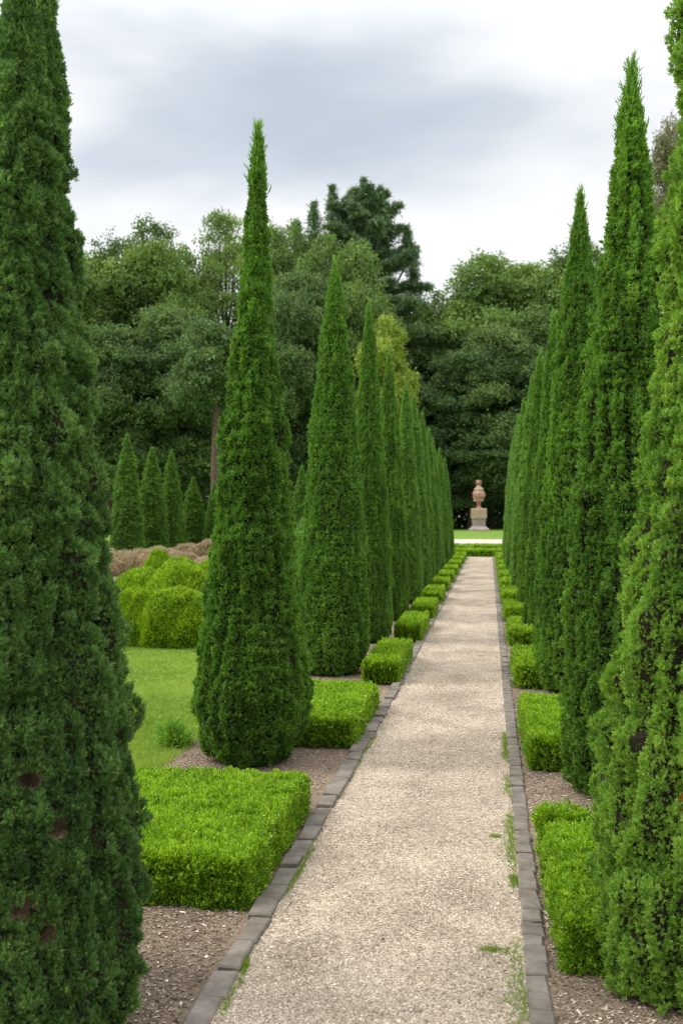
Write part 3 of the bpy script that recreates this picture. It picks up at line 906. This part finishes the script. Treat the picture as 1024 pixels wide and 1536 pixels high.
tuft(741, 1257, .018, .012, 60, 'small lone grass tuft in the gravel, further up near the right kerb', 2)
tuft(364, 1452, .014, .035, 160, 'bright grass tuft against the left kerb near the bottom of the photo', 3)
tuft(771, 1325, .014, .045, 150, 'ragged grass tuft against the right kerb beside the nearest right box block', 4)

# ------------------------------------------------------------------ stone urn on its pedestal
def lathe(name, prof, mat, n=40, bumpf=None, z0=0):
    V, F = [], []
    for (r, z) in prof:
        for k in range(n):
            a = 2 * math.pi * k / n
            rr = r + (bumpf(a, z) if bumpf else 0)
            V.append((rr * math.cos(a), rr * math.sin(a), z - z0))
    for i in range(len(prof) - 1):
        for k in range(n):
            F.append([i * n + k, i * n + (k + 1) % n, (i + 1) * n + (k + 1) % n, (i + 1) * n + k])
    m = build_mesh(name, [(np.array(V), np.array(F), 0, None)], [mat], smooth=True)
    return m
def square_stack(name, levels, mat):
    V, F = [], []
    for (h, z) in levels:
        V += [(-h, -h, z), (h, -h, z), (h, h, z), (-h, h, z)]
    for i in range(len(levels) - 1):
        for k in range(4):
            F.append([i * 4 + k, i * 4 + (k + 1) % 4, i * 4 + 4 + (k + 1) % 4, i * 4 + 4 + k])
    e = len(levels) * 4 - 4
    F.append([e, e + 1, e + 2, e + 3])
    return build_mesh(name, [(np.array(V, float), np.array(F), 0, None)], [mat])
ux, uy = world_at(717.5, 70.0)
gz = float(ground_z(uy))
ped = thing('stone_pedestal', 'square stone pedestal with flared base and cream top block, beyond the end of the path', 'pedestal', (ux, uy, gz), R_(4))
link('base', square_stack('pedestal_base', [(.72, -.1), (.72, .10), (.66, .14), (.60, .20), (.50, .30), (.47, .34)], M['stone_grey']), ped)
link('shaft', square_stack('pedestal_shaft', [(.42, .34), (.44, .5), (.47, .82), (.50, .86)], M['stone_grey']), ped)
link('top_block', square_stack('pedestal_block', [(.50, .86), (.53, .885), (.53, 1.50), (.50, 1.54), (.47, 1.57), (.2, 1.57)], M['stone_cream']), ped)
urn = thing('stone_urn', 'pinkish terracotta urn carved in relief, with a domed lid, standing on the stone pedestal', 'urn', (ux, uy, gz + 1.572))
link('foot', lathe('urn_foot', [(.0, 0), (.22, 0), (.22, .05), (.15, .09), (.12, .2), (.13, .36), (.17, .44), (.2, .47)], M['terracotta']), urn)
def relief(a, z):
    t = max(0, 1 - abs(z - .95) / .36)
    return .045 * t * math.sin(a * 5 + math.sin(z * 9) * 1.6) * math.sin(z * 15 + a * 2) + .02 * t * math.sin(a * 11 + z * 21)
bowl = [(.2, .47), (.36, .50), (.37, .55), (.33, .60), (.36, .68), (.41, .80), (.43, .95), (.42, 1.08), (.37, 1.18), (.33, 1.22)]
link('bowl', lathe('urn_bowl', bowl, M['terracotta'], bumpf=relief), urn)
lid = link('lid', lathe('urn_lid', [(.33, 1.22), (.30, 1.25), (.35, 1.28), (.35, 1.32), (.27, 1.42), (.17, 1.52), (.13, 1.60)], M['stone_cream']), urn)
link('finial', lathe('urn_finial', [(.13, 1.60), (.12, 1.66), (.19, 1.70), (.20, 1.92), (.17, 1.97), (.0, 1.98)], M['terracotta']), lid)

# ------------------------------------------------------------------ the wood behind
def broadleaf(name, seed, H, W, base=.25, lobes=60, per=260, sprig=.42, mat='leaf_green', loose=0, kind='broad', flat=.75, top=1.0, lobe_r=(.13, .21), tint0=.5):
    rng = np.random.default_rng(seed)
    zc = H * (base + 1) / 2; hz = H * (1 - base) / 2
    d = norm(rng.normal(size=(lobes, 3)))
    rr = rng.uniform(.35 if loose == 0 else .3, .93, lobes) ** .7
    c = d * rr[:, None] * np.array([W / 2, W / 2, hz]) * .88
    c[:, 2] += zc
    wz = np.interp((c[:, 2] / H), [base, base + .15, .6, .85, 1], [.7, 1, 1, .8 * top, .45 * top])
    c[:, :2] *= wz[:, None]
    lr = W * rng.uniform(*lobe_r, lobes) * (.62 + .5 * rng.random(lobes))
    P, A, T = [], [], []
    for i in range(lobes):
        k = int(per * (lr[i] / (W * .17)) ** 2)
        q = norm(rng.normal(size=(k, 3)) + np.array([0, 0, .6]))
        nz = 1 + .45 * vnoise(q[:, 0] * 2.3 + i, q[:, 1] * 2.3, q[:, 2] * 2.3, seed) + .25 * vnoise(q[:, 0] * 6 + i, q[:, 1] * 6, q[:, 2] * 6, seed)
        r = lr[i] * nz * (1 - .45 * rng.random(k) ** 2)
        p = c[i] + q * r[:, None] * np.array([1, 1, flat])
        P.append(p); A.append(q + rng.normal(size=(k, 3)) * .5)
        T.append(np.full(k, tint0 + rng.normal() * .11) + .2 * rng.normal(size=k) * .6)
    P, A, T = map(np.concatenate, (P, A, T))
    V, F, TT = scatter(kind, P, A, sprig * rng.uniform(.7, 1.3, len(P)), np.clip(T, 0, 1), rng, .12)
    crown = build_mesh(name + '_crown', [(V, F, 0, TT)], [M[mat]])
    parts = [tube_part([(0, 0, -.2), (.05, 0, H * .15), (0, .1, H * .35), (.1, 0, H * .6), (0, 0, H * .88)], [W * .035, W * .028, W * .024, W * .016, W * .004], 9)]
    for i in range(min(lobes, 34)):
        z0 = min(c[i, 2] * .8, H * .7) * rng.uniform(.75, .95)
        s = np.array([0, 0, z0]); m = (s + c[i]) / 2 + np.array([0, 0, -.05 * H * rng.random()])
        parts.append(tube_part([s, m, c[i]], [W * .011, W * .007, W * .003], 5))
    trunk = build_mesh(name + '_trunk', parts, [M['bark']], smooth=True)
    return crown, trunk, H, W

def cedar(name, seed, H, W):
    rng = np.random.default_rng(seed)
    P, A, T = [], [], []
    parts = [tube_part([(0, 0, -.2), (0, 0, H * .3), (.1, 0, H * .6), (0, 0, H * .95)], [.5, .42, .28, .05], 10)]
    tiers = 120
    for i in range(tiers):
        f = (i + rng.random()) / tiers
        z = H * (.12 + .84 * f)
        ext = W / 2 * np.interp(f, [0, .45, .62, .75, .86, .94, 1], [1, 1, .92, .66, .50, .34, .12])
        a = i * 2.4 + rng.uniform(-.5, .5)
        L = ext * rng.uniform(.55, 1.05)
        rise = np.interp(f, [0, .7, 1], [.05, .12, .8])
        e = np.array([math.cos(a) * L, math.sin(a) * L, z + rise * L])
        parts.append(tube_part([(0, 0, z - L * .12), e * np.array([.5, .5, 1]) - np.array([0, 0, rise * L * .5]), e], [.12, .07, .02], 5))
        for s in np.linspace(.3, 1, 6):
            cc = np.array([e[0] * s, e[1] * s, z + rise * L * s]) + rng.normal(size=3) * .12
            rr = (.40 + L * .13) * (1.1 - .4 * s)
            k = int(95 * rr)
            q = norm(rng.normal(size=(k, 3)))
            P.append(cc + q * rr * rng.uniform(.3, 1, (k, 1)) * np.array([1, 1, .34])); A.append(q * np.array([1, 1, .2]) + np.array([0, 0, .45]) + rng.normal(size=(k, 3)) * .25)
            T.append(np.full(k, .5 + rng.normal() * .15) + rng.normal(size=k) * .1)
    # several slim leaders at the top
    for j, (x, y, dz) in enumerate([(0, 0, 1.5), (-2.3, .5, .9), (-3.9, -.4, -.9), (1.9, .3, -.2), (3.3, -.5, -2.2), (-1.1, 1.5, .2), (.9, -1.4, .4), (-5.0, .4, -2.2), (4.2, .6, -4.0)]):
        zt = H * .965 + dz
        k = 260
        zz = rng.random(k)
        w = (1 - zz) * 1.0 + .06
        P.append(np.stack([x + rng.normal(size=k) * w * .40, y + rng.normal(size=k) * w * .40, zt - 3.6 * (1 - zz)], 1))
        A.append(np.array([0, 0, .7]) + rng.normal(size=(k, 3)) * .5); T.append(np.full(k, .5) + rng.normal(size=k) * .15)
        parts.append(tube_part([(x * .4, y * .4, zt - 7), (x, y, zt - 3), (x, y, zt)], [.12, .08, .02], 5))
    P, A, T = map(np.concatenate, (P, A, T))
    V, F, TT = scatter('needle', P, A, .55 * rng.uniform(.7, 1.3, len(P)), np.clip(T, 0, 1), rng, .12)
    return build_mesh(name + '_crown', [(V, F, 0, TT)], [M['needle']]), build_mesh(name + '_trunk', parts, [M['bark']], smooth=True), H, W

KIND = {
    'A': broadleaf('broadleaf', 71, 22, 10, .18, 74, 270, mat='leaf_green'),
    'B': broadleaf('broadleaf', 72, 20, 11, .06, 84, 280, mat='leaf_dark', flat=.6),
    'C': broadleaf('broadleaf', 73, 21, 10, .05, 84, 260, mat='leaf_green', flat=.85, lobe_r=(.11, .18), tint0=.42),
    'L': broadleaf('loose_broadleaf', 74, 23, 8, .42, 44, 120, sprig=.36, mat='leaf_green', loose=1, lobe_r=(.11, .19), tint0=.55),
    'Y': broadleaf('yellow_broadleaf', 75, 13, 5.2, .2, 44, 260, sprig=.32, mat='leaf_yellow'),
    'D': broadleaf('dark_broadleaf', 76, 18, 11, .02, 90, 280, mat='leaf_dark', flat=.5, lobe_r=(.10, .18), tint0=.4),
    'R': broadleaf('russet_tree', 77, 24, 8, .1, 70, 220, sprig=.34, mat='leaf_brown', flat=.9),
    'K': cedar('cedar', 79, 27.5, 13.5),
}
GT = 'trees of the wood behind the garden'
# u, D, top v, width px, kind, label
wood = [
    (150, 84, 318, 175, 'A', 'light green tree whose crown tops the wood just right of the huge left cypress', 'broadleaf_tree'),
    (60, 80, 330, 200, 'C', 'tree of the wood hidden mostly behind the huge left cypress', 'broadleaf_tree'),
    (243, 84, 292, 150, 'A', 'knobbly green crown against the sky, between the light green tree and the sparse one', 'broadleaf_tree'),
    (338, 86, 280, 120, 'L', 'sparse tall tree with sky showing through its branches, left of the spire cypress tip', 'broadleaf_tree'),
    (428, 85, 280, 130, 'C', 'green crown just right of the spire cypress tip', 'broadleaf_tree'),
    (510, 80, 305, 150, 'C', 'dome-shaped green crown standing in front of the cedar', 'broadleaf_tree'),
    (285, 77, 418, 190, 'B', 'broad dark dome-shaped tree in the front of the wood, below the sparse tree', 'broadleaf_tree'),
    (165, 76, 455, 170, 'B', 'dark front tree of the wood above the four clipped conifers', 'broadleaf_tree'),
    (440, 77, 352, 150, 'B', 'greyish dark tree between the spire cypress and the cone-shaped cypress', 'broadleaf_tree'),
    (545, 90, 262, 210, 'K', 'tall dark cedar with spiky tops and layered boughs, highest tree of the wood', 'cedar_tree'),
    (578, 72, 456, 78, 'Y', 'yellow-green tree glowing between the tips of the left row cypresses', 'broadleaf_tree'),
    (655, 84, 432, 210, 'D', 'dark tree below and right of the cedar, left of the urn', 'broadleaf_tree'),
    (735, 86, 332, 190, 'C', 'wide dark green tree topping the wood right of the cedar', 'broadleaf_tree'),
    (830, 88, 332, 170, 'A', 'pale green tree topping the wood, just left of the lone right cypress tip', 'broadleaf_tree'),
    (770, 79, 452, 190, 'B', 'rounded grey-green tree in front of the wood above the urn', 'broadleaf_tree'),
    (900, 86, 338, 180, 'A', 'tree of the wood showing in the gap between the second and third right cypresses', 'broadleaf_tree'),
    (870, 79, 470, 180, 'D', 'dark tree behind the right row, right of the urn', 'broadleaf_tree'),
    (1000, 84, 330, 200, 'C', 'tree of the wood mostly hidden behind the right-edge cypress', 'broadleaf_tree'),
    (668, 87, 398, 130, 'C', 'green tree filling the dip of the skyline just right of the cedar', 'broadleaf_tree'),
    (708, 78, 560, 190, 'D', 'low dark tree directly behind the stone urn', 'broadleaf_tree'),
    (575, 77, 530, 170, 'D', 'low dark tree behind the middle of the left cypress row', 'broadleaf_tree'),
    (372, 80, 470, 170, 'D', 'dark low tree behind the spire cypress', 'broadleaf_tree'),
    (230, 80, 530, 190, 'D', 'dark low tree filling the shade behind the four clipped conifers', 'broadleaf_tree'),
    (1003, 50, 118, 100, 'R', 'russet brown tree top peeping out beside the right-edge cypress high above the wood', 'broadleaf_tree'),
    (-60, 78, 350, 220, 'B', None, 'broadleaf_tree'),
    (1120, 80, 350, 220, 'B', None, 'broadleaf_tree'),
]
for i, (u, D, vt, wpx, kd, lab, nm) in enumerate(wood):
    if lab is None: continue
    crown, trunk, H, W = KIND[kd]
    x, y = world_at(u, D)
    gz = float(ground_z(y))
    h = CAMH + (774 - vt) / 1500 * D - gz
    w = wpx / 1500 * D
    t = thing(nm, lab, 'cedar tree' if kd == 'K' else 'tree', (x, y, gz), i * 2.4 if kd != 'K' else .4, (w / W * 1.28, w / W * 1.28, h / H * .97), GT if kd != 'R' else None)
    link('crown', crown, t); link('trunk', trunk, t)
# bare brown trunk in front of the shade
x, y = world_at(322, 68)
t = thing('broadleaf_tree', 'thin-crowned tree with a straight bare brown trunk, left of the spire cypress', 'tree', (x, y, float(ground_z(y))))
b2 = broadleaf('bare_trunk_tree', 81, 15, 7, .50, 30, 200, mat='leaf_dark', flat=.6)
link('crown', b2[0], t)
link('trunk', build_mesh('bare_trunk', [tube_part([(0, 0, -.2), (.03, 0, 2), (0, .04, 5), (.1, 0, 8), (.05, 0, 12)], [.36, .30, .27, .22, .1], 12)], [M['bark']], True), t)
# woodland undergrowth closing the view
rng = np.random.default_rng(91)
n = 34000
x = rng.uniform(-60, 60, n); y = 88 + rng.random(n) * 5 + 3 * vnoise(x * .3, x * 0, x * 0, 8)
top = 9.5 + 3.0 * vnoise(x * .2, x * 0, x * 0, 4)
z = .9 + rng.random(n) * top
P = np.stack([x, y, z], 1)
V, F, T = scatter('broad', P, rng.normal(size=(n, 3)), .75 * rng.uniform(.7, 1.3, n), np.clip(.35 + rng.normal(size=n) * .15, 0, 1), rng)
tag(link('woodland_undergrowth', build_mesh('woodland_undergrowth', [(V, F, 0, T)], [M['leaf_dark']])), 'dark leafy undergrowth deep in the wood behind the tree trunks', None, None, 'stuff')

# ------------------------------------------------------------------ sky, sun, camera
w = bpy.data.worlds.new('World'); SC.world = w
w.use_nodes = True
nt = w.node_tree
for nd in list(nt.nodes): nt.nodes.remove(nd)
out = N(nt, 'ShaderNodeOutputWorld'); bg = N(nt, 'ShaderNodeBackground')
bg.inputs['Strength'].default_value = .1
SUN_EL, SUN_AZ = R_(47), R_(-104)      # azimuth from +Y towards +X
sky = N(nt, 'ShaderNodeTexSky', sky_type='NISHITA')
sky.sun_disc = False; sky.sun_elevation = SUN_EL; sky.sun_rotation = SUN_AZ
tc = N(nt, 'ShaderNodeTexCoord')
mp = N(nt, 'ShaderNodeMapping'); mp.inputs['Scale'].default_value = (1, 1, 2.6)
mp.inputs['Rotation'].default_value = (0, R_(18), 0); mp.inputs['Location'].default_value = (3.3, 1.2, .4)
nt.links.new(tc.outputs['Generated'], mp.inputs['Vector'])
n1 = N(nt, 'ShaderNodeTexNoise'); n1.inputs['Scale'].default_value = 2.8; n1.inputs['Detail'].default_value = 8; n1.inputs['Roughness'].default_value = .44
n1.inputs['Distortion'].default_value = .25
nt.links.new(mp.outputs[0], n1.inputs['Vector'])
# a thinner, bluer region of the cloud deck
def dir_of(u, v):
    xc, zc = (u - 512) / 1500, (774 - v) / 1500
    d = np.array([-SN + xc * CS, CS + xc * SN, zc]); return d / np.linalg.norm(d)
dv = dir_of(520, 120)
dt = N(nt, 'ShaderNodeVectorMath', operation='DISTANCE')
mp2 = N(nt, 'ShaderNodeMapping'); mp2.inputs['Scale'].default_value = (1, 1, 1.9)
nt.links.new(tc.outputs['Generated'], mp2.inputs['Vector'])
nt.links.new(mp2.outputs[0], dt.inputs[0]); dt.inputs[1].default_value = (dv[0], dv[1], dv[2] * 1.9)
mr = N(nt, 'ShaderNodeMapRange'); mr.inputs[1].default_value = .06; mr.inputs[2].default_value = .36; mr.inputs[3].default_value = -.15; mr.inputs[4].default_value = .13
mr.interpolation_type = 'SMOOTHSTEP'
nt.links.new(dt.outputs['Value'], mr.inputs[0])
cm = N(nt, 'ShaderNodeMath', operation='MULTIPLY_ADD'); cm.inputs[1].default_value = 1.1; cm.inputs[2].default_value = -.03
nt.links.new(n1.outputs['Fac'], cm.inputs[0])
ad = N(nt, 'ShaderNodeMath', operation='ADD')
nt.links.new(cm.outputs[0], ad.inputs[0]); nt.links.new(mr.outputs[0], ad.inputs[1])
cr = ramp(nt, ad.outputs[0], [(.24, (.46, .52, .59)), (.38, (.57, .615, .67)), (.47, (.72, .745, .775)), (.56, (.84, .845, .85))])
vm = N(nt, 'ShaderNodeVectorMath', operation='SCALE'); vm.inputs[3].default_value = 10.0
nt.links.new(cr.outputs[0], vm.inputs[0])
# an overcast sky is brightest overhead
sx_ = N(nt, 'ShaderNodeSeparateXYZ'); nt.links.new(tc.outputs['Generated'], sx_.inputs[0])
ov = N(nt, 'ShaderNodeMapRange'); ov.inputs[1].default_value = .42; ov.inputs[2].default_value = 1; ov.inputs[3].default_value = 10; ov.inputs[4].default_value = 27
nt.links.new(sx_.outputs['Z'], ov.inputs[0]); nt.links.new(ov.outputs[0], vm.inputs[3])
mx = N(nt, 'ShaderNodeMixRGB'); mx.inputs[0].default_value = .93
nt.links.new(sky.outputs[0], mx.inputs[1]); nt.links.new(vm.outputs[0], mx.inputs[2])
nt.links.new(mx.outputs[0], bg.inputs[0]); nt.links.new(bg.outputs[0], out.inputs[0])

sl = bpy.data.lights.new('sun', 'SUN'); sl.energy = 2.1; sl.angle = R_(26); sl.color = (1, .95, .87)
so = bpy.data.objects.new('sun', sl); COL.objects.link(so)
sx, sy, sz = math.sin(SUN_AZ) * math.cos(SUN_EL), math.cos(SUN_AZ) * math.cos(SUN_EL), math.sin(SUN_EL)
from mathutils import Vector
so.rotation_euler = Vector((sx, sy, sz)).to_track_quat('Z', 'Y').to_euler()
so.location = (sx * 40, sy * 40, sz * 40)

cd = bpy.data.cameras.new('camera'); cam = bpy.data.objects.new('camera', cd); COL.objects.link(cam)
cd.sensor_fit = 'VERTICAL'; cd.sensor_height = 36; cd.sensor_width = 24
cd.lens = 1500 / 1536 * 36
cd.clip_start = .05; cd.clip_end = 1200
cam.location = (0, 0, CAMH)
cam.rotation_euler = (R_(90 + .23), 0, YAW)
cd.dof.use_dof = True; cd.dof.focus_distance = 6.5; cd.dof.aperture_fstop = 2.8
SC.camera = cam

SC.view_settings.view_transform = 'Standard'
SC.view_settings.look = 'None'
SC.view_settings.exposure = .36
SC.view_settings.gamma = 1
SC.cycles.max_bounces = 7
SC.cycles.diffuse_bounces = 4
SC.cycles.transmission_bounces = 4
SC.cycles.use_denoising = True
SC.cycles.pixel_filter_type = 'BLACKMAN_HARRIS'
SC.cycles.filter_width = 1.15
